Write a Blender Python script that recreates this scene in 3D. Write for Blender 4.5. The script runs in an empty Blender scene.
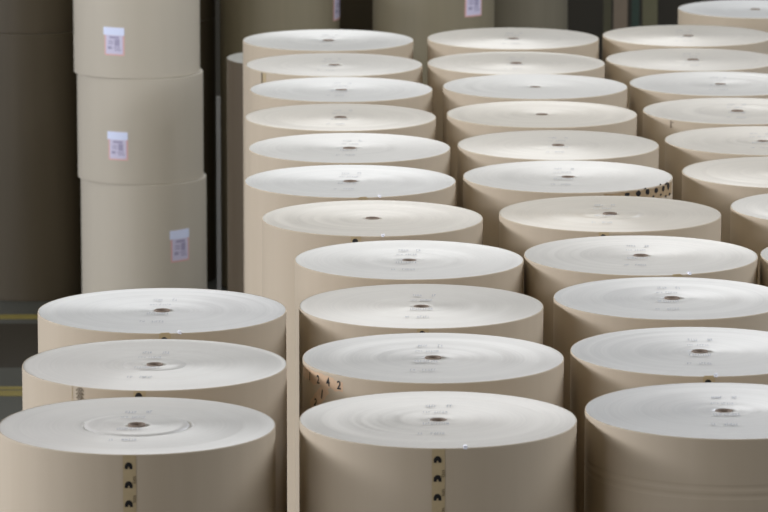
import bpy, bmesh, math, random
from math import pi, sin, cos, sqrt, atan2, asin

C = bpy.context.scene.collection
H = 2.52                       # height of the front rolls
FPX, HC, PITCH, ROLL = 4678.4, 4.3866, 0.173893, 0.00107
CAMZ = H + HC

# ------------------------------------------------------------------ materials
def new_mat(name):
    m = bpy.data.materials.new(name); m.use_nodes = True
    nt = m.node_tree; nt.nodes.clear()
    out = nt.nodes.new('ShaderNodeOutputMaterial')
    b = nt.nodes.new('ShaderNodeBsdfPrincipled')
    nt.links.new(b.outputs[0], out.inputs[0])
    return m, nt, b

def node(nt, t, **kw):
    n = nt.nodes.new(t)
    for k, v in kw.items():
        if k.startswith('i_'):
            n.inputs[int(k[2:])].default_value = v
        else:
            setattr(n, k, v)
    return n

def lk(nt, a, b): nt.links.new(a, b)

def math_n(nt, op, a, b=None):
    n = nt.nodes.new('ShaderNodeMath'); n.operation = op
    for i, v in enumerate((a, b)):
        if v is None: continue
        if isinstance(v, (int, float)): n.inputs[i].default_value = v
        else: nt.links.new(v, n.inputs[i])
    return n.outputs[0]

def s2l(c):
    return tuple((v/12.92 if v <= .04045 else ((v+.055)/1.055)**2.4) for v in (x/255 for x in c)) + (1,)

def simple(name, rgb, rough=.7, noise=.0, scale=20, metal=0):
    m, nt, b = new_mat(name)
    b.inputs['Roughness'].default_value = rough
    b.inputs['Metallic'].default_value = metal
    col = s2l(rgb)
    if noise:
        tc = node(nt, 'ShaderNodeTexCoord'); nz = node(nt, 'ShaderNodeTexNoise')
        nz.inputs['Scale'].default_value = scale; nz.inputs['Detail'].default_value = 5
        lk(nt, tc.outputs['Object'], nz.inputs['Vector'])
        mx = node(nt, 'ShaderNodeMix', data_type='RGBA')
        mx.inputs['A'].default_value = tuple(c*(1-noise) for c in col[:3]) + (1,)
        mx.inputs['B'].default_value = tuple(min(1, c*(1+noise)) for c in col[:3]) + (1,)
        lk(nt, nz.outputs[0], mx.inputs['Factor']); lk(nt, mx.outputs['Result'], b.inputs['Base Color'])
    else:
        b.inputs['Base Color'].default_value = col
    return m

def end_paper(name, white=(.70, .69, .655, 1), creamy=(.66, .60, .50, 1)):
    """cut paper edges of a wound roll: fine concentric windings; the cut layers lean
    inwards or outwards (object property 'lean'), the stock is whiter or creamier ('cream')"""
    m, nt, b = new_mat(name)
    tc = node(nt, 'ShaderNodeTexCoord')
    sep = node(nt, 'ShaderNodeSeparateXYZ'); lk(nt, tc.outputs['Object'], sep.inputs[0])
    r2 = math_n(nt, 'ADD', math_n(nt, 'MULTIPLY', sep.outputs[0], sep.outputs[0]),
                math_n(nt, 'MULTIPLY', sep.outputs[1], sep.outputs[1]))
    r = math_n(nt, 'SQRT', r2)
    oi = node(nt, 'ShaderNodeObjectInfo')
    def ring(scale, detail, off):
        cmb = node(nt, 'ShaderNodeCombineXYZ')
        lk(nt, math_n(nt, 'MULTIPLY', r, scale), cmb.inputs[0])
        lk(nt, math_n(nt, 'MULTIPLY', oi.outputs['Random'], 97.0+off), cmb.inputs[1])
        # a little slow drift round the roll so rings are not perfect
        lk(nt, math_n(nt, 'MULTIPLY', sep.outputs[0], .6), cmb.inputs[2])
        nz = node(nt, 'ShaderNodeTexNoise'); nz.inputs['Scale'].default_value = 1.0
        nz.inputs['Detail'].default_value = detail; nz.inputs['Roughness'].default_value = .6
        lk(nt, cmb.outputs[0], nz.inputs['Vector'])
        return nz.outputs[0]
    n1 = ring(14, 2, 0); n2 = ring(90, 3, 31)
    cream = node(nt, 'ShaderNodeAttribute', attribute_type='OBJECT', attribute_name='cream')
    mx = node(nt, 'ShaderNodeMix', data_type='RGBA')
    mx.inputs['A'].default_value = white
    mx.inputs['B'].default_value = creamy
    lk(nt, cream.outputs['Fac'], mx.inputs['Factor'])
    f = math_n(nt, 'ADD', math_n(nt, 'MULTIPLY', math_n(nt, 'SUBTRACT', n1, .5), .16),
               math_n(nt, 'MULTIPLY', math_n(nt, 'SUBTRACT', n2, .5), .22))
    val = math_n(nt, 'ADD', f, 1.0)
    hs = node(nt, 'ShaderNodeHueSaturation'); lk(nt, mx.outputs['Result'], hs.inputs['Color'])
    lk(nt, val, hs.inputs['Value'])
    lk(nt, hs.outputs[0], b.inputs['Base Color'])
    # layers leaning: normal pushed along the radius
    geo = node(nt, 'ShaderNodeNewGeometry')
    lean = node(nt, 'ShaderNodeAttribute', attribute_type='OBJECT', attribute_name='lean')
    rad = node(nt, 'ShaderNodeCombineXYZ')
    inv = math_n(nt, 'DIVIDE', 1.0, math_n(nt, 'MAXIMUM', r, .001))
    lk(nt, math_n(nt, 'MULTIPLY', sep.outputs[0], inv), rad.inputs[0])
    lk(nt, math_n(nt, 'MULTIPLY', sep.outputs[1], inv), rad.inputs[1])
    vt = node(nt, 'ShaderNodeVectorTransform', vector_type='VECTOR', convert_from='OBJECT', convert_to='WORLD')
    lk(nt, rad.outputs[0], vt.inputs[0])
    amp = math_n(nt, 'ADD', lean.outputs['Fac'], math_n(nt, 'MULTIPLY', math_n(nt, 'SUBTRACT', n1, .5), .45))
    sc = node(nt, 'ShaderNodeVectorMath', operation='SCALE'); lk(nt, vt.outputs[0], sc.inputs[0]); lk(nt, amp, sc.inputs['Scale'])
    ad = node(nt, 'ShaderNodeVectorMath', operation='ADD'); lk(nt, geo.outputs['Normal'], ad.inputs[0]); lk(nt, sc.outputs[0], ad.inputs[1])
    nm = node(nt, 'ShaderNodeVectorMath', operation='NORMALIZE'); lk(nt, ad.outputs[0], nm.inputs[0])
    lk(nt, nm.outputs[0], b.inputs['Normal'])
    b.inputs['Roughness'].default_value = .36
    b.inputs['Specular IOR Level'].default_value = .9
    return m

def wrap_paper(name, a, bcol, rough=.55, spec=.3):
    """kraft outer sheet: faint vertical banding and small dents"""
    m, nt, b = new_mat(name)
    tc = node(nt, 'ShaderNodeTexCoord'); oi = node(nt, 'ShaderNodeObjectInfo')
    mp = node(nt, 'ShaderNodeMapping'); mp.inputs['Scale'].default_value = (5, 5, .25)
    ofs = node(nt, 'ShaderNodeCombineXYZ')
    lk(nt, math_n(nt, 'MULTIPLY', oi.outputs['Random'], 50.0), ofs.inputs[2])
    lk(nt, ofs.outputs[0], mp.inputs['Location'])
    lk(nt, tc.outputs['Object'], mp.inputs['Vector'])
    nz = node(nt, 'ShaderNodeTexNoise'); nz.inputs['Scale'].default_value = 2.2; nz.inputs['Detail'].default_value = 6
    lk(nt, mp.outputs[0], nz.inputs['Vector'])
    fz = node(nt, 'ShaderNodeTexNoise'); fz.inputs['Scale'].default_value = 160; fz.inputs['Detail'].default_value = 3
    lk(nt, tc.outputs['Object'], fz.inputs['Vector'])
    mx = node(nt, 'ShaderNodeMix', data_type='RGBA')
    mx.inputs['A'].default_value = a + (1,); mx.inputs['B'].default_value = bcol + (1,)
    ff = math_n(nt, 'ADD', math_n(nt, 'MULTIPLY', nz.outputs[0], .75), math_n(nt, 'MULTIPLY', fz.outputs[0], .25))
    lk(nt, ff, mx.inputs['Factor']); lk(nt, mx.outputs['Result'], b.inputs['Base Color'])
    bp = node(nt, 'ShaderNodeBump'); bp.inputs['Strength'].default_value = .25; bp.inputs['Distance'].default_value = .004
    lk(nt, nz.outputs[0], bp.inputs['Height']); lk(nt, bp.outputs[0], b.inputs['Normal'])
    b.inputs['Roughness'].default_value = rough; b.inputs['Specular IOR Level'].default_value = spec
    return m

M = {}
M['end'] = end_paper('cut_paper_edges')
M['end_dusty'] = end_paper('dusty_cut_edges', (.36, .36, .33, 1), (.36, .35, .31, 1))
M['wrap'] = wrap_paper('pale_kraft_sheet', (.50, .408, .285), (.57, .473, .345))
M['wrap_grey'] = wrap_paper('grey_kraft_sheet', (.50, .445, .345), (.55, .49, .385))
M['wrap_brown'] = wrap_paper('brown_kraft_sheet', (.215, .185, .115), (.27, .23, .15))  # darker sheets for the back stacks, their shade put into the colour
M['wrap_shaded'] = wrap_paper('shaded_kraft_sheet', (.058, .044, .024), (.080, .062, .036))  # kraft darkened in its colour to stand for stacks in shadow
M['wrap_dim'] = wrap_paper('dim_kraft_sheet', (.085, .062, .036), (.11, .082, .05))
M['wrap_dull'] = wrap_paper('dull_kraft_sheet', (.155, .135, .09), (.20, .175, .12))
M['core'] = simple('core_board', (128, 112, 96), .8, .15, 60)
M['ink'] = simple('grey_stamp_ink', (172, 172, 175), .7)
M['tape'] = simple('brown_tape', (188, 168, 130), .35, .08, 40)
M['tape_spotted'] = simple('worn_brown_tape', (170, 146, 112), .45, .25, 30)
M['black'] = simple('black_print', (26, 24, 24), .5)
M['tag'] = simple('white_plastic', (245, 245, 250), .25)
M['label_paper'] = simple('label_paper', (212, 205, 222), .5)
M['label_head'] = simple('label_blue_white', (226, 232, 252), .45)
M['label_red'] = simple('label_red_edge', (226, 176, 168), .5)
M['label_ink'] = simple('label_grey_print', (168, 160, 184), .6)
M['steel'] = simple('dull_steel', (120, 118, 112), .45, .1, 8, .3)
M['yellow'] = simple('yellow_floor_paint', (118, 106, 50), .5, .12, 30)

# ------------------------------------------------------------------ helpers
def link_mesh(name, bm, mats, parent=None, smooth=True, loc=None):
    me = bpy.data.meshes.new(name); bm.to_mesh(me); bm.free()
    for m in mats: me.materials.append(m)
    if smooth:
        for p in me.polygons: p.use_smooth = True
    o = bpy.data.objects.new(name, me); C.objects.link(o)
    if parent: o.parent = parent
    if loc: o.location = loc
    return o

def thing(name, label, cat, loc, group=None):
    o = bpy.data.objects.new(name, None); C.objects.link(o); o.location = loc
    o.empty_display_size = .1
    o['label'] = label; o['category'] = cat
    if group: o['group'] = group
    return o

def lathe(profile, seg=128, mi=0, bm=None):
    bm = bm or bmesh.new()
    rings = [[bm.verts.new((r*cos(2*pi*k/seg), r*sin(2*pi*k/seg), z)) for k in range(seg)] for r, z in profile]
    for a, b in zip(rings, rings[1:]):
        for k in range(seg):
            f = bm.faces.new((a[k], a[(k+1) % seg], b[(k+1) % seg], b[k])); f.material_index = mi
    return bm

def box(bm, x0, x1, y0, y1, z0, z1, mi=0):
    v = [bm.verts.new(p) for p in ((x0,y0,z0),(x1,y0,z0),(x1,y1,z0),(x0,y1,z0),(x0,y0,z1),(x1,y0,z1),(x1,y1,z1),(x0,y1,z1))]
    for q in ((3,2,1,0),(4,5,6,7),(0,1,5,4),(1,2,6,5),(2,3,7,6),(3,0,4,7)):
        bm.faces.new([v[i] for i in q]).material_index = mi

def on_side(cx, cy, R, px, py):
    """where the line of sight of a photo point meets a roll's side: (angle, height)"""
    X, Y = px-384, py-256
    X, Y = X*cos(ROLL)+Y*sin(ROLL), -X*sin(ROLL)+Y*cos(ROLL)
    dx, dy, dz = X, FPX*cos(PITCH)-Y*sin(PITCH), -FPX*sin(PITCH)-Y*cos(PITCH)
    a = dx*dx+dy*dy; b = -2*(dx*cx+dy*cy); c = cx*cx+cy*cy-R*R
    D = b*b-4*a*c
    t = (-b-sqrt(max(D, 0)))/(2*a)
    return atan2(dy*t-cy, dx*t-cx), CAMZ+dz*t

def side_patch(bm, R, off, t0, t1, z0, z1, mi=0, n=None, jag=None, rng=None):
    """a strip of sheet lying on the side of a roll; an optional torn lower edge"""
    n = n or max(2, int(abs(t1-t0)*R/.02)+1)
    top, bot = [], []
    for k in range(n+1):
        t = t0+(t1-t0)*k/n; r = R+off
        dz = rng.uniform(0, jag) if jag else 0
        top.append(bm.verts.new((r*cos(t), r*sin(t), z1-(rng.uniform(0, jag*.5) if jag else 0))))
        bot.append(bm.verts.new((r*cos(t), r*sin(t), z0+dz)))
    for k in range(n):
        bm.faces.new((bot[k], bot[k+1], top[k+1], top[k])).material_index = mi

def side_poly(bm, R, off, t, z, pts, mi=0):
    r = R+off
    vs = [bm.verts.new((r*cos(t+u/R), r*sin(t+u/R), z+v)) for u, v in pts]
    bm.faces.new(vs).material_index = mi

def arch(w, h):
    """the dark horseshoe mark of the printed tape"""
    o = [(-w/2, 0), (-w/2, h*.45), (-w*.40, h*.75), (-w*.2, h*.95), (0, h), (w*.2, h*.95), (w*.40, h*.75), (w/2, h*.45), (w/2, 0)]
    i = [(w*.13, 0), (w*.09, h*.25), (0, h*.36), (-w*.09, h*.25), (-w*.13, 0)]
    return o + i

def text_polys(s):
    cu = bpy.data.curves.new('digits', 'FONT'); cu.body = s; cu.size = 1.0; cu.offset = .03; cu.resolution_u = 3
    ob = bpy.data.objects.new('digits', cu); C.objects.link(ob)
    dg = bpy.context.evaluated_depsgraph_get()
    me = bpy.data.meshes.new_from_object(ob.evaluated_get(dg))
    polys = [[tuple(me.vertices[i].co[:2]) for i in p.vertices] for p in me.polygons]
    bpy.data.objects.remove(ob); bpy.data.curves.remove(cu); bpy.data.meshes.remove(me)
    return polys
GLYPH = {}
def glyph(ch):
    if ch not in GLYPH: GLYPH[ch] = text_polys(ch)
    return GLYPH[ch]

def side_char(bm, R, off, t, z, ch, size, mi=0, rot=0.0):
    c, s = cos(rot), sin(rot)
    for p in glyph(ch):
        side_poly(bm, R, off, t, z, [((u-.28)*size*c-(v-.35)*size*s, (u-.28)*size*s+(v-.35)*size*c) for u, v in p], mi)

# ------------------------------------------------------------------ a paper roll
def make_roll(key, x, y, R, h, label, wrap='wrap', base=0.0, lean=0.0, cream=0.3, seed=0,
              step=None, stamp=True, group=None, core_rim=.006, side_rings=False, cat='paper roll'):
    rng = random.Random(seed)
    t = thing('paper_roll', label, cat, (x, y, base), group)
    rc = .034
    # wound paper: the cut end, very slightly uneven from ring to ring, and the core bore below it
    prof = [(rc+.006, h-.30), (rc+.006, h-.004)]
    zz = -.003
    rr = rc+.006
    while rr < R-.02:
        rr += rng.uniform(.012, .05)
        zz = max(-.005, min(.0005, zz+rng.uniform(-.0018, .0018)))
        if rr < R-.012:
            dz = 0
            if step and rr < step[0]: dz = step[1]
            prof.append((rr, h+zz+dz))
            if step and rr < step[0] <= rr+.05:
                prof += [(step[0]-.002, h+zz+step[1]), (step[0], h-.004), (step[0]+.003, h-.004), (step[0]+.004, h+zz)]
                rr = step[0]+.008
    prof += [(R-.008, h-.001), (R-.0025, h-.0005), (R-.0008, h-.004)]
    bm = lathe(prof, 160)
    if stamp:
        ink = random.Random(seed*7+3)
        def row(x0, x1, yc, hh):
            u = x0
            while u < x1:
                w = ink.uniform(.006, .011)
                k = ink.random()
                zt = h+.0045+(step[1] if step and abs(yc) < step[0] else 0)
                for (a0, a1, b0, b1) in (((0, .3, 0, 1), (.3, 1, .8, 1)) if k < .35 else ((0, 1, 0, .25), (.35, .65, .25, 1)) if k < .7 else ((0, .25, 0, 1), (.7, 1, 0, 1), (.25, .7, .4, .6))):
                    vs = [bm.verts.new((u+w*p, yc-hh/2+hh*q, zt)) for p, q in ((a0, b0), (a1, b0), (a1, b1), (a0, b1))]
                    bm.faces.new(vs).material_index = 1
                u += w+.004
        ox = ink.uniform(-.02, .02)
        row(-.056+ox, -.010+ox, .265, .05); row(.040+ox, .062+ox, .265, .06)
        row(-.070+ox, -.040+ox, .13, .03); row(-.02+ox, .037+ox, .13, .04)
        row(-.075+ox, .037+ox, -.115, .05)
        row(-.098+ox, -.080+ox, -.33, .04); row(-.04+ox, .018+ox, -.33, .045)
    o = link_mesh('wound_paper', bm, [M['end_dusty' if wrap in ('wrap_shaded', 'wrap_brown', 'wrap_dim', 'wrap_dull') else 'end'], M['ink']], t)
    o['lean'] = lean; o['cream'] = cream
    # outer sheet
    prof = [(R-.03, .0), (R-.003, .0), (R, .003), (R, .006), (R, .3), (R, h-.2)]
    if side_rings:
        for d in (.222, .262):
            prof += [(R, h-d-.016), (R, h-d-.012), (R-.004, h-d), (R, h-d+.012), (R, h-d+.016)]
        prof.sort(key=lambda p: p[1])
    prof += [(R, h-.008), (R, h-.004), (R-.0012, h), (R-.0035, h)]
    link_mesh('outer_sheet', lathe(prof, 160), [M[wrap]], t)
    # board core tube, a little proud and dark inside
    dz = rng.uniform(-.004, .003) + (step[1] if step else 0)
    link_mesh('core_tube', lathe([(rc-.004, h-.30), (rc-.003, h-.002+dz), (rc, h+dz), (rc+core_rim-.002, h+dz), (rc+core_rim, h-.002+dz), (rc+core_rim, h-.30)], 40), [M['core']], t)
    # far end of the bore
    return t

def tape_strip(t, x, y, R, h, px, py, length=.7, pitch=.085, first=.084, width=.057, marks=True, lap=True):
    th, z = on_side(x, y, R, px, py)
    bm = bmesh.new()
    w = width/R
    side_patch(bm, R, .0012, th-w/2, th+w/2, h-length, h-.002, 0, n=4)
    if lap:
        # the end folded over the rim on to the cut paper
        q = [bm.verts.new((rr*cos(th+a), rr*sin(th+a), h+.0028)) for rr, a in ((R+.0012, -w*.4), (R+.0012, w*.4), (R-.016, w*.36), (R-.008, -w*.4))]
        bm.faces.new(q).material_index = 0
        q = [bm.verts.new(((R+.0012)*cos(th+a), (R+.0012)*sin(th+a), zz)) for zz, a in ((h-.002, -w*.4), (h-.002, w*.4), (h+.0028, w*.4), (h+.0028, -w*.4))]
        bm.faces.new(q).material_index = 0
    if marks:
        k = 0
        while first+k*pitch < length-.03:
            zz = h-first-k*pitch
            side_poly(bm, R, .0022, th-.004/R, zz-.014, arch(.034, .031), 1)
            # small slanting word beside each mark
            for j in range(4 if zz+.05 < h else 0):
                side_poly(bm, R, .0022, th+.017/R, zz+.006+j*.0085, [(-.003, 0), (.010, .003), (.012, .0075), (-.001, .0045)], 2)
            k += 1
    return link_mesh('tape_strip', bm, [M['tape'], M['black'], M['ink_dark']], t, smooth=False)

M['pencil'] = simple('pencil_grey', (130, 112, 92), .6)
M['ink_dark'] = simple('dark_tape_print', (96, 82, 58), .5)

# ------------------------------------------------------------------ the stock of rolls in front
ROW = {'G': 'short three-roll row at left', 'A': 'second row from left', 'B': 'third row from left', 'C': 'rightmost row'}
# key: x, y, R, dz, lean, cream, label
FRONT = [
 ('G1', -1.1115, 20.5993, .6239, -.0049, -1, .45, 'nearest roll of the short left row, raised disc round core, printed tape in front'),
 ('G2', -1.0946, 21.9132, .6313, .0122, -1, .45, 'middle roll of the short three-roll left row, creamy top with broad rings'),
 ('G3', -1.1251, 23.3237, .6297, .0096, 1, .1, 'farthest roll of the short three-roll left row, smooth white top'),
 ('A1', .2453, 20.7042, .6271, .0022, .6, .6, 'front roll of the long middle row, tape with arch marks down its front'),
 ('A2', .2375, 22.1086, .6293, .0082, 1, .35, 'second roll from front in the middle row, torn tape with black digits'),
 ('A3', .1904, 23.5181, .6246, -.0016, -.8, .6, 'third roll from the front in the middle row, creamy far half and bright near half'),
 ('A4', .136, 24.9234, .6189, -.0095, .5, .3, 'fourth roll from the front in the middle row, wavy uneven white top'),
 ('A5', -.066, 26.1985, .627, .0047, .5, .8, 'fifth roll from the front in the middle row, cream top, set left of the fourth'),
 ('A6', -.2018, 27.5142, .6283, .0079, 1, .15, 'sixth roll from the front in the middle row, white top sticking out furthest left'),
 ('A7', -.2157, 28.8309, .6282, .0078, .7, .3, 'seventh roll from the front in the middle row, white top with streaks by the core'),
 ('A8', -.2849, 30.2313, .6233, -.0027, -.5, .75, 'eighth roll from the front in the middle row, warm cream top'),
 ('A9', -.2924, 31.5599, .6208, -.005, .6, .1, 'third from the back in the middle row, bright white top'),
 ('A10', -.3534, 32.8132, .6239, -.0031, -.4, .45, 'second from the back in the middle row, scrap of tape at its left side'),
 ('A11', -.4117, 34.1191, .6264, .0036, .8, .1, 'farthest roll of the middle row, white top against dark stacks behind'),
 ('B1', 1.5479, 20.8624, .6315, .0115, .9, .25, 'front right corner roll, dented rings round its side'),
 ('B2', 1.5336, 22.2958, .6273, .0036, .9, .25, 'second roll from the front in the row ending at front right corner, white top'),
 ('B3', 1.4886, 23.7798, .612, -.008, 1, .25, 'third roll from front in the row right of the middle, stamped core'),
 ('B4', 1.3946, 25.0271, .6339, -.002, .8, .5, 'fourth roll from front in the row right of the middle, tape at rim'),
 ('B5', 1.2876, 26.2989, 0.6323, .0148, -1.5, 1.1, 'fifth roll from the front right of the middle, cream top with bright ring at core'),
 ('B6', 1.1008, 27.6813, .6269, .0103, .6, .4, 'sixth roll from the front right of the middle, black-spotted tape at its right side'),
 ('B7', 1.0886, 28.9474, .6294, .0097, -.7, .75, 'roll directly behind the one with black-spotted tape, cream far half'),
 ('B8', 1.0326, 30.3231, .6221, .0054, .5, .85, 'eighth roll from the front in the row right of the middle, pale cream top'),
 ('B9', 1.0282, 31.5829, .6275, .0134, .4, .25, 'third from the back in the row right of the middle, white top'),
 ('B10', .9338, 32.8443, .6273, .0055, -.7, .7, 'second from the back in the row right of the middle, cream far half'),
 ('B11', .9478, 34.1576, .6304, .0134, -1, .6, 'farthest roll in the row right of the middle, grey stacks behind it'),
 ('C4', 2.67, 25.0237, .6247, -.0031, .5, .5, 'sliver of a roll at the right edge, nearest of the rightmost row'),
 ('C5', 2.6239, 26.6128, .625, -.0002, -.4, .6, 'roll cut by the right edge, second nearest of the rightmost row'),
 ('C6', 2.4249, 27.9512, .6224, -.0051, -.5, .85, 'third nearest roll of the rightmost row, cream top with wide soft rings'),
 ('C7', 2.3959, 29.2489, .6208, -.0071, .5, .8, 'fourth nearest roll of the rightmost row, core just inside the right edge'),
 ('C8', 2.3284, 30.5338, .6223, -.0023, .5, .7, 'fifth nearest roll of the rightmost row, short dark pencil stroke on its side'),
 ('C9', 2.3064, 31.8232, .623, .0012, .5, .3, 'third from the back among the full rolls of the rightmost row, white top'),
 ('C10', 2.2005, 33.0717, .6201, .002, -.5, .65, 'second from the back of the rightmost row, cream top'),
 ('C11', 2.2461, 34.3329, .632, .0124, -1, .7, 'roll in the rightmost row just before the lone one at top right corner'),
 ('C12', 2.9158, 36.5607, .605, -.06, .4, .0, 'lone roll in the top right corner, set back behind the rightmost row'),
]
POS = {}
T = {}
LEAN = -.30
for i, (k, x, y, R, dz, lean, cream, label) in enumerate(FRONT):
    h = H+dz
    POS[k] = (x, y, R, h)
    step = (.237, .004) if k == 'G1' else (.17, .003) if k == 'B5' else (.15, .003) if k == 'G2' else None
    T[k] = make_roll(k, x, y, R, h, label, lean=lean*LEAN, cream=cream, seed=i+11, step=step,
                     stamp=k not in ('C12', 'C4', 'C5', 'A5', 'B8', 'B9'),
                     group='paper rolls standing in rows', side_rings=(k == 'B1'))

# printed tape strips running down from the near rims
for k, px, py in (('G1', 129.5, 470), ('A1', 438.5, 465), ('G2', 139.5, 391), ('G3', 165, 335), ('A3', 423, 329), ('A5', 356, 237),
                  ('A6', 363, 197.5), ('A7', 354, 163), ('B2', 709, 378), ('B4', 677, 276), ('B5', 604, 232)):
    x, y, R, h = POS[k]
    tape_strip(T[k], x, y, R, h, px, py, lap=k in ('G3', 'B4', 'B2', 'A6'), first={'G2': .026, 'G3': .034, 'A3': .028}.get(k, .03 if k not in ('G1', 'A1') else .05))

# torn tape with digits (second roll of the middle row)
x, y, R, h = POS['A2']
rng = random.Random(5)
bm = bmesh.new()
a0, _ = on_side(x, y, R, 303.4, 372); a1, _ = on_side(x, y, R, 334, 385)
side_patch(bm, R, .0012, a0, a1, h-.083, h-.012, 0, n=16, jag=.016, rng=rng)
b0, z0 = on_side(x, y, R, 311, 407); b1, z1 = on_side(x, y, R, 327, 388)
n = 8
pv = []
for j in range(n+1):
    f = j/n; tt = b0+(b1-b0)*f; zc = z0+(z1-z0)*f
    ww = .034+rng.uniform(-.006, .006)
    r = R+.0010
    pv.append((bm.verts.new((r*cos(tt-.4*ww/R), r*sin(tt-.4*ww/R), zc+ww*.7)), bm.verts.new((r*cos(tt+.6*ww/R), r*sin(tt+.6*ww/R), zc-ww*.7))))
for (p, q), (s, u) in zip(pv, pv[1:]): bm.faces.new((p, q, u, s)).material_index = 0
for ch, px, py, sz, rot in (('1', 310.3, 376.5, .050, -.1), ('2', 318.6, 379.3, .046, .05), ('4', 328.5, 381.8, .046, .15), ('2', 339.5, 385, .046, 0), ('1', 322.5, 394, .05, -.2), ('2', 316, 402.5, .046, -.3)):
    tt, zz = on_side(x, y, R, px, py)
    side_char(bm, R, .0024, tt, zz, ch, sz*1.2, 1, rot)
a2, _ = on_side(x, y, R, 343, 388)
side_patch(bm, R, .0008, a1, a2, h-.083, h-.028, 2, n=4, jag=.01, rng=rng)
M['tape_pale'] = simple('pale_torn_tape', (208, 176, 142), .4, .1, 40)
link_mesh('torn_tape', bm, [M['tape_pale'], M['black'], M['tape_pale']], T['A2'], smooth=False)

# black-spotted tape (sixth roll right of the middle)
x, y, R, h = POS['B6']
bm = bmesh.new()
a0, _ = on_side(x, y, R, 604, 191); a1, _ = on_side(x, y, R, 671.6, 186)
side_patch(bm, R, .0012, a0, a1, h-.085, h-.006, 0, n=24, jag=.012, rng=rng)
for px, py, w, hh in ((627, 194.5, .024, .03), (638, 193.5, .024, .034), (647.5, 191.8, .022, .036), (656, 190.2, .022, .036), (663, 188.6, .022, .036), (668, 186.5, .03, .05),
                      (645, 188.5, .012, .012), (653, 196.5, .014, .012), (660.5, 194.6, .016, .014), (665.5, 196, .02, .016), (669.3, 194, .03, .018), (666.3, 183.5, .03, .016), (660, 184.5, .014, .01)):
    tt, zz = on_side(x, y, R, px, py)
    w *= 1.9; hh *= 1.05
    pts = [(w*.5*cos(q)*rng.uniform(.6, 1.1), hh*.5*sin(q)*rng.uniform(.7, 1.1)) for q in [2*pi*j/9 for j in range(9)]]
    side_poly(bm, R, .0024, tt, zz, pts, 1)
link_mesh('spotted_tape', bm, [M['tape_spotted'], M['black']], T['B6'], smooth=False)

# scrap of tape, pencil stroke, small vertical stamp
x, y, R, h = POS['A10']
tt, zz = on_side(x, y, R, 264.5, 77)
bm = bmesh.new(); side_patch(bm, R, .0012, tt-.03, tt+.03, zz-.05, zz+.025, 0, n=3)
side_poly(bm, R, .0022, tt, zz, [(-.035, -.05), (-.022, -.05), (-.022, .028), (-.035, .028)], 1)
link_mesh('tape_scrap', bm, [M['tape'], M['ink_dark']], T['A10'], smooth=False)
x, y, R, h = POS['C8']
bm = bmesh.new()
for px, py, w, hh in ((671, 124, .008, .05), (672.5, 122.4, .016, .007)):
    tt, zz = on_side(x, y, R, px, py)
    side_poly(bm, R, .0015, tt, zz, [(-w, -hh/2), (w, -hh/2), (w*.6, hh/2), (-w*.8, hh/2)], 0)
link_mesh('pencil_stroke', bm, [M['pencil']], T['C8'], smooth=False)
x, y, R, h = POS['G2']
bm = bmesh.new()
for j in range(11):
    tt, zz = on_side(x, y, R, 80, 388.5+j*1.25)
    w = .012+.005*((j*7) % 3)
    side_poly(bm, R, .0015, tt, zz, [(-w, 0), (w, .0), (w, .0046), (-w, .0041)], 1)
tt, zz = on_side(x, y, R, 72.5, 395)
side_poly(bm, R, .0015, tt, zz, [(-.0015, -.06), (.0015, -.06), (.0015, .045), (-.0015, .045)], 0)
link_mesh('side_stamp', bm, [M['tape'], M['ink_dark']], T['G2'], smooth=False)

# little white plastic ends at some rims
for k, px, py in (('G3', 180, 331.8), ('A5', 383, 234.8), ('A1', 465.5, 447), ('A6', 380, 195.6), ('B4', 690, 272.5), ('B2', 716, 376.4)):
    x, y, R, h = POS[k]
    tt, zz = on_side(x, y, R, px, py)
    bm = bmesh.new()
    rm = random.Random(int(px))
    vs = []
    for (a, rr_, zq) in ((-.009, R+.002, h-.004), (.007, R+.003, h-.006), (.010, R-.024, h+.001), (-.007, R-.028, h+.001), (-.006, R-.001, h+.009), (.008, R-.002, h+.007), (.007, R-.020, h+.010), (-.008, R-.022, h+.008)):
        q = tt+(a+rm.uniform(-.002, .002))/R; vs.append(bm.verts.new((rr_*cos(q), rr_*sin(q), zq+rm.uniform(0, .003))))
    for q in ((3,2,1,0),(4,5,6,7),(0,1,5,4),(1,2,6,5),(2,3,7,6),(3,0,4,7)): bm.faces.new([vs[w] for w in q])
    link_mesh('plastic_end', bm, [M['tag']], T[k], smooth=False)

# ------------------------------------------------------------------ stacks at the back
def sticker(t, x, y, R, base, px0, px1, py0, py1, skew=0.0):
    """white label with a blue-white head, reddish edge and grey print"""
    (a0, z1) = on_side(x, y, R, px0, py0); (a1, z0) = on_side(x, y, R, px1, py1)
    z0 -= base; z1 -= base
    bm = bmesh.new()
    n = 6
    def patch(u0, u1, v0, v1, off, mi):
        vs = []
        for j in range(n+1):
            f = u0+(u1-u0)*j/n; tt = a0+(a1-a0)*f; r = R+off; dz = skew*f
            vs.append((bm.verts.new((r*cos(tt), r*sin(tt), z0+(z1-z0)*v0+dz)), bm.verts.new((r*cos(tt), r*sin(tt), z0+(z1-z0)*v1+dz))))
        for (p, q), (s, u) in zip(vs, vs[1:]): bm.faces.new((p, s, u, q)).material_index = mi
    patch(.05, 1, 0, 1, .001, 2)
    patch(.12, .93, .05, .97, .002, 0)
    patch(0, 1, .72, 1, .003, 1)
    for (u0, u1, v0, v1) in ((.3, .75, .60, .68), (.55, .78, .34, .58), (.25, .5, .48, .52), (.25, .5, .40, .44), (.22, .42, .22, .32), (.55, .85, .18, .22), (.5, .8, .26, .30)):
        patch(u0, u1, v0, v1, .0035, 3)
    link_mesh('label_sticker', bm, [M['label_paper'], M['label_head'], M['label_red'], M['label_ink']], t, smooth=False)

def wx(px, d): return (px-384)/FPX*(d*cos(PITCH)+(CAMZ-1.3)*sin(PITCH))

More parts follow.
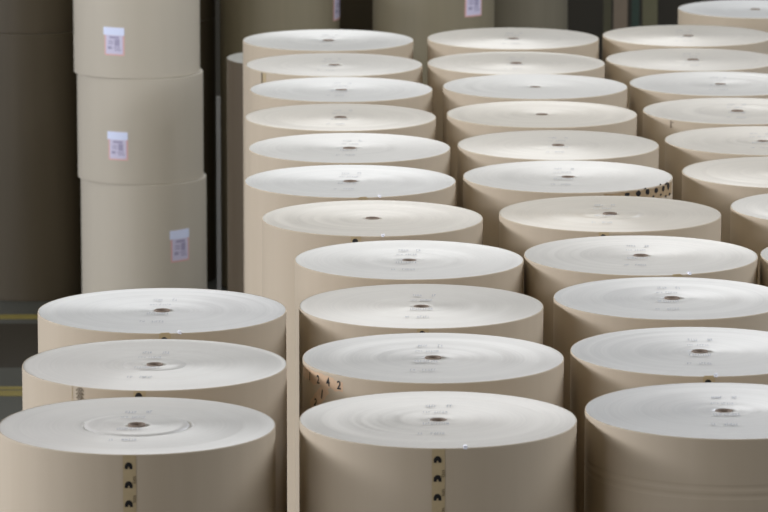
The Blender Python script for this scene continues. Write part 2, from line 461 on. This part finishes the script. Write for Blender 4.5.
# pale stack with three labelled rolls
d = 37.0; z = 0
for i, (pc, hh, lab, st) in enumerate(((143.2, 1.06, 'bottom roll of the pale stack at left, label sitting low at its right', (169.5, 189, 231, 260.5, .006)),
                                   (140.5, .843, 'roll in the middle of the pale stack, label left of centre', (107.5, 128, 131, 160.5, -.002)),
                                   (137.6, .86, 'top roll of the pale stack at left, label near the top of the picture', (103.5, 124.5, 26.5, 55.5, -.004)))):
    x = wx(pc, d); R = .502
    t = make_roll('S', x, d, R, hh, lab, wrap='wrap_grey', base=z, seed=200+i, stamp=False, cream=.5, group='pale stack at the back left')
    sticker(t, x, d, R, z, *st)
    z += hh+.001
# dark stack at the left edge
d = 37.65; z = 0
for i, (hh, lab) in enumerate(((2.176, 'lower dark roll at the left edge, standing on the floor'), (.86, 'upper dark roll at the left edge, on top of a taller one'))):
    make_roll('S', wx(30, d), d, .487-.006*i, hh, lab, wrap='wrap_shaded', base=z, seed=210+i, stamp=False, cream=.8, group='dark stack at the left edge')
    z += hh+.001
# dark stack showing as a strip right of the pale one
d = 38.3; z = 0
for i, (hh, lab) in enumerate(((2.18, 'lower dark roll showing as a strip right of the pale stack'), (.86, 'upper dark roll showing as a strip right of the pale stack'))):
    make_roll('S', wx(156, d), d, .495, hh, lab, wrap='wrap_shaded', base=z, seed=220+i, stamp=False, cream=.8, group='dark stack behind the pale stack')
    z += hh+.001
# low roll with grey top behind the middle row
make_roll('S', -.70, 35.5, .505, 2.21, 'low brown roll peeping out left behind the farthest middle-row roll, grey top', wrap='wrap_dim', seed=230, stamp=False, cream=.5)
# brown stacks
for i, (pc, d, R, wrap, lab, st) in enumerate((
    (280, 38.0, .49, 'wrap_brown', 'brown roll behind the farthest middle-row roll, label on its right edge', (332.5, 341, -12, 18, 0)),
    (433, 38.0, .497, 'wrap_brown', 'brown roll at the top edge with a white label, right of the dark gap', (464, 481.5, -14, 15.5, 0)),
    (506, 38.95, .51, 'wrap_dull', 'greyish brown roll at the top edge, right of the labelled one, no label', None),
    (355, 39.6, .5, 'wrap_shaded', 'dark roll in the gap between the two labelled brown rolls', None))):
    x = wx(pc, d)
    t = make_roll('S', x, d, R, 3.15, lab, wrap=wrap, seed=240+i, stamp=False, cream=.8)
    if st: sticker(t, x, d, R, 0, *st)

# steel post beside the pale stack
t = thing('steel_post', 'thin grey steel post standing right of the pale stack', 'post', (wx(218.5, 36.4), 36.4, 0))
bm = bmesh.new(); box(bm, -.016, .016, -.03, .03, .012, 1.78); link_mesh('upright', bm, [M['steel']], t, smooth=False)
bm = bmesh.new(); box(bm, -.06, .06, -.06, .06, 0, .012); link_mesh('foot_plate', bm, [M['steel']], t, smooth=False)

# boards leaning upright at the far wall
for px0, px1, col, lean, lab in ((603, 611, (66, 62, 40), 0, 'narrow olive board upright at the back, leftmost of the dim boards'),
                                 (613, 627, (112, 98, 80), 0, 'brownish board upright at the back, second of the dim boards from the left'),
                                 (630.5, 638, (38, 54, 42), .004, 'dark green board leaning at the back, between a brown and an olive one'),
                                 (642, 657, (92, 88, 62), 0, 'olive brown board upright at the back, rightmost of the dim boards')):
    d = 43.0
    w = (px1-px0)/FPX*d
    bm = bmesh.new(); box(bm, -w/2, w/2, -.02, .02, 0, 3.4)
    m = simple('board_paint', col, .7, .15, 6)
    o = link_mesh('upright_board', bm, [m], None, smooth=False, loc=(wx((px0+px1)/2, d), d, 0))
    o.rotation_euler = (-.02, lean, 0)
    o['label'] = lab; o['category'] = 'board'; o['group'] = 'boards upright at the back'

# ------------------------------------------------------------------ the hall
def struct(name, bm, m):
    o = link_mesh(name, bm, [m], None, smooth=False); o['kind'] = 'structure'; return o

m, nt, b = new_mat('worn_concrete')
tc = node(nt, 'ShaderNodeTexCoord'); nz = node(nt, 'ShaderNodeTexNoise'); nz.inputs['Scale'].default_value = .8; nz.inputs['Detail'].default_value = 8
lk(nt, tc.outputs['Object'], nz.inputs['Vector'])
rp = node(nt, 'ShaderNodeMix', data_type='RGBA'); rp.inputs['A'].default_value = (.035, .036, .030, 1); rp.inputs['B'].default_value = (.085, .088, .075, 1)
lk(nt, nz.outputs[0], rp.inputs['Factor']); lk(nt, rp.outputs['Result'], b.inputs['Base Color'])
b.inputs['Roughness'].default_value = .35
M['floor'] = m
bm = bmesh.new(); box(bm, -14, 12, 6, 44, -.2, 0); struct('floor', bm, M['floor'])
M['wall'] = simple('dark_wall', (44, 39, 27), .8, .15, 2)
bm = bmesh.new(); box(bm, -14, 12, 44, 44.2, 0, 7); struct('wall_back', bm, M['wall'])

def floor_y(py):
    e = PITCH+math.atan((py-256)/FPX); return CAMZ/math.tan(e)
for a, bb in ((315, 319.5), (387, 390), (391, 396.5)):
    bm = bmesh.new(); box(bm, -7, -2.0, floor_y(bb), floor_y(a), .0, .0015)
    o = struct('trim_%d' % {315: 1, 387: 2, 391: 3}[a], bm, M['yellow'])

M['floor_band'] = simple('dark_floor_band', (40, 35, 24), .5, .25, 1.2)  # darker band lying on the floor between the yellow lines
bm = bmesh.new(); box(bm, -7, -2.0, floor_y(368), floor_y(324), .0, .001); struct('trim_4', bm, M['floor_band'])

# ------------------------------------------------------------------ light
w = bpy.data.worlds.new('World'); bpy.context.scene.world = w; w.use_nodes = True
bg = w.node_tree.nodes['Background']; bg.inputs[0].default_value = (1.0, .84, .58, 1); bg.inputs[1].default_value = .02

def area(name, loc, target, sx, sy, power, col):
    l = bpy.data.lights.new(name, 'AREA'); l.shape = 'RECTANGLE'; l.size = sx; l.size_y = sy; l.energy = power; l.color = col
    o = bpy.data.objects.new(name, l); C.objects.link(o); o.location = loc
    from mathutils import Vector
    o.rotation_euler = (Vector(target)-Vector(loc)).to_track_quat('-Z', 'Y').to_euler()
    return o
area('roof_light', (0, 37, 12), (0, 37, 0), 7, 28, 1270, (.97, .985, .99))
area('window_band_left', (-15, 22, 6.1), (0, 24, 2.5), 32, 1.5, 3600, (.90, .94, 1.06))
area('warm_fill_front', (-2, 3, 10), (0, 22, 1.5), 14, 3, 190, (1, .82, .55))  # unseen warm fill, added to lift the front sides of the rolls
area('pale_stack_fill', (-4, 27, 11), (-3, 29, 1), 1.2, 8, 80, (1, .95, .86))  # unseen fill, added to brighten the front of the pale stack
area('window_band_right', (11.5, 26, 9.5), (0, 27, 2), 28, 2.0, 1950, (.88, .94, 1.08))

# ------------------------------------------------------------------ camera
cam = bpy.data.cameras.new('Camera'); co = bpy.data.objects.new('Camera', cam); C.objects.link(co)
co.location = (0, 0, CAMZ)
from mathutils import Matrix
co.rotation_euler = (Matrix.Rotation(pi/2-PITCH, 3, 'X') @ Matrix.Rotation(ROLL, 3, 'Z')).to_euler()
cam.sensor_width = 36; cam.lens = FPX/768*36
cam.clip_end = 200
cam.dof.use_dof = True; cam.dof.focus_distance = 24.5; cam.dof.aperture_fstop = 5.2
sc = bpy.context.scene; sc.camera = co
sc.view_settings.view_transform = 'Standard'; sc.view_settings.look = 'None'
sc.view_settings.gamma = 1; sc.view_settings.use_curve_mapping = False
sc.view_settings.exposure = 0
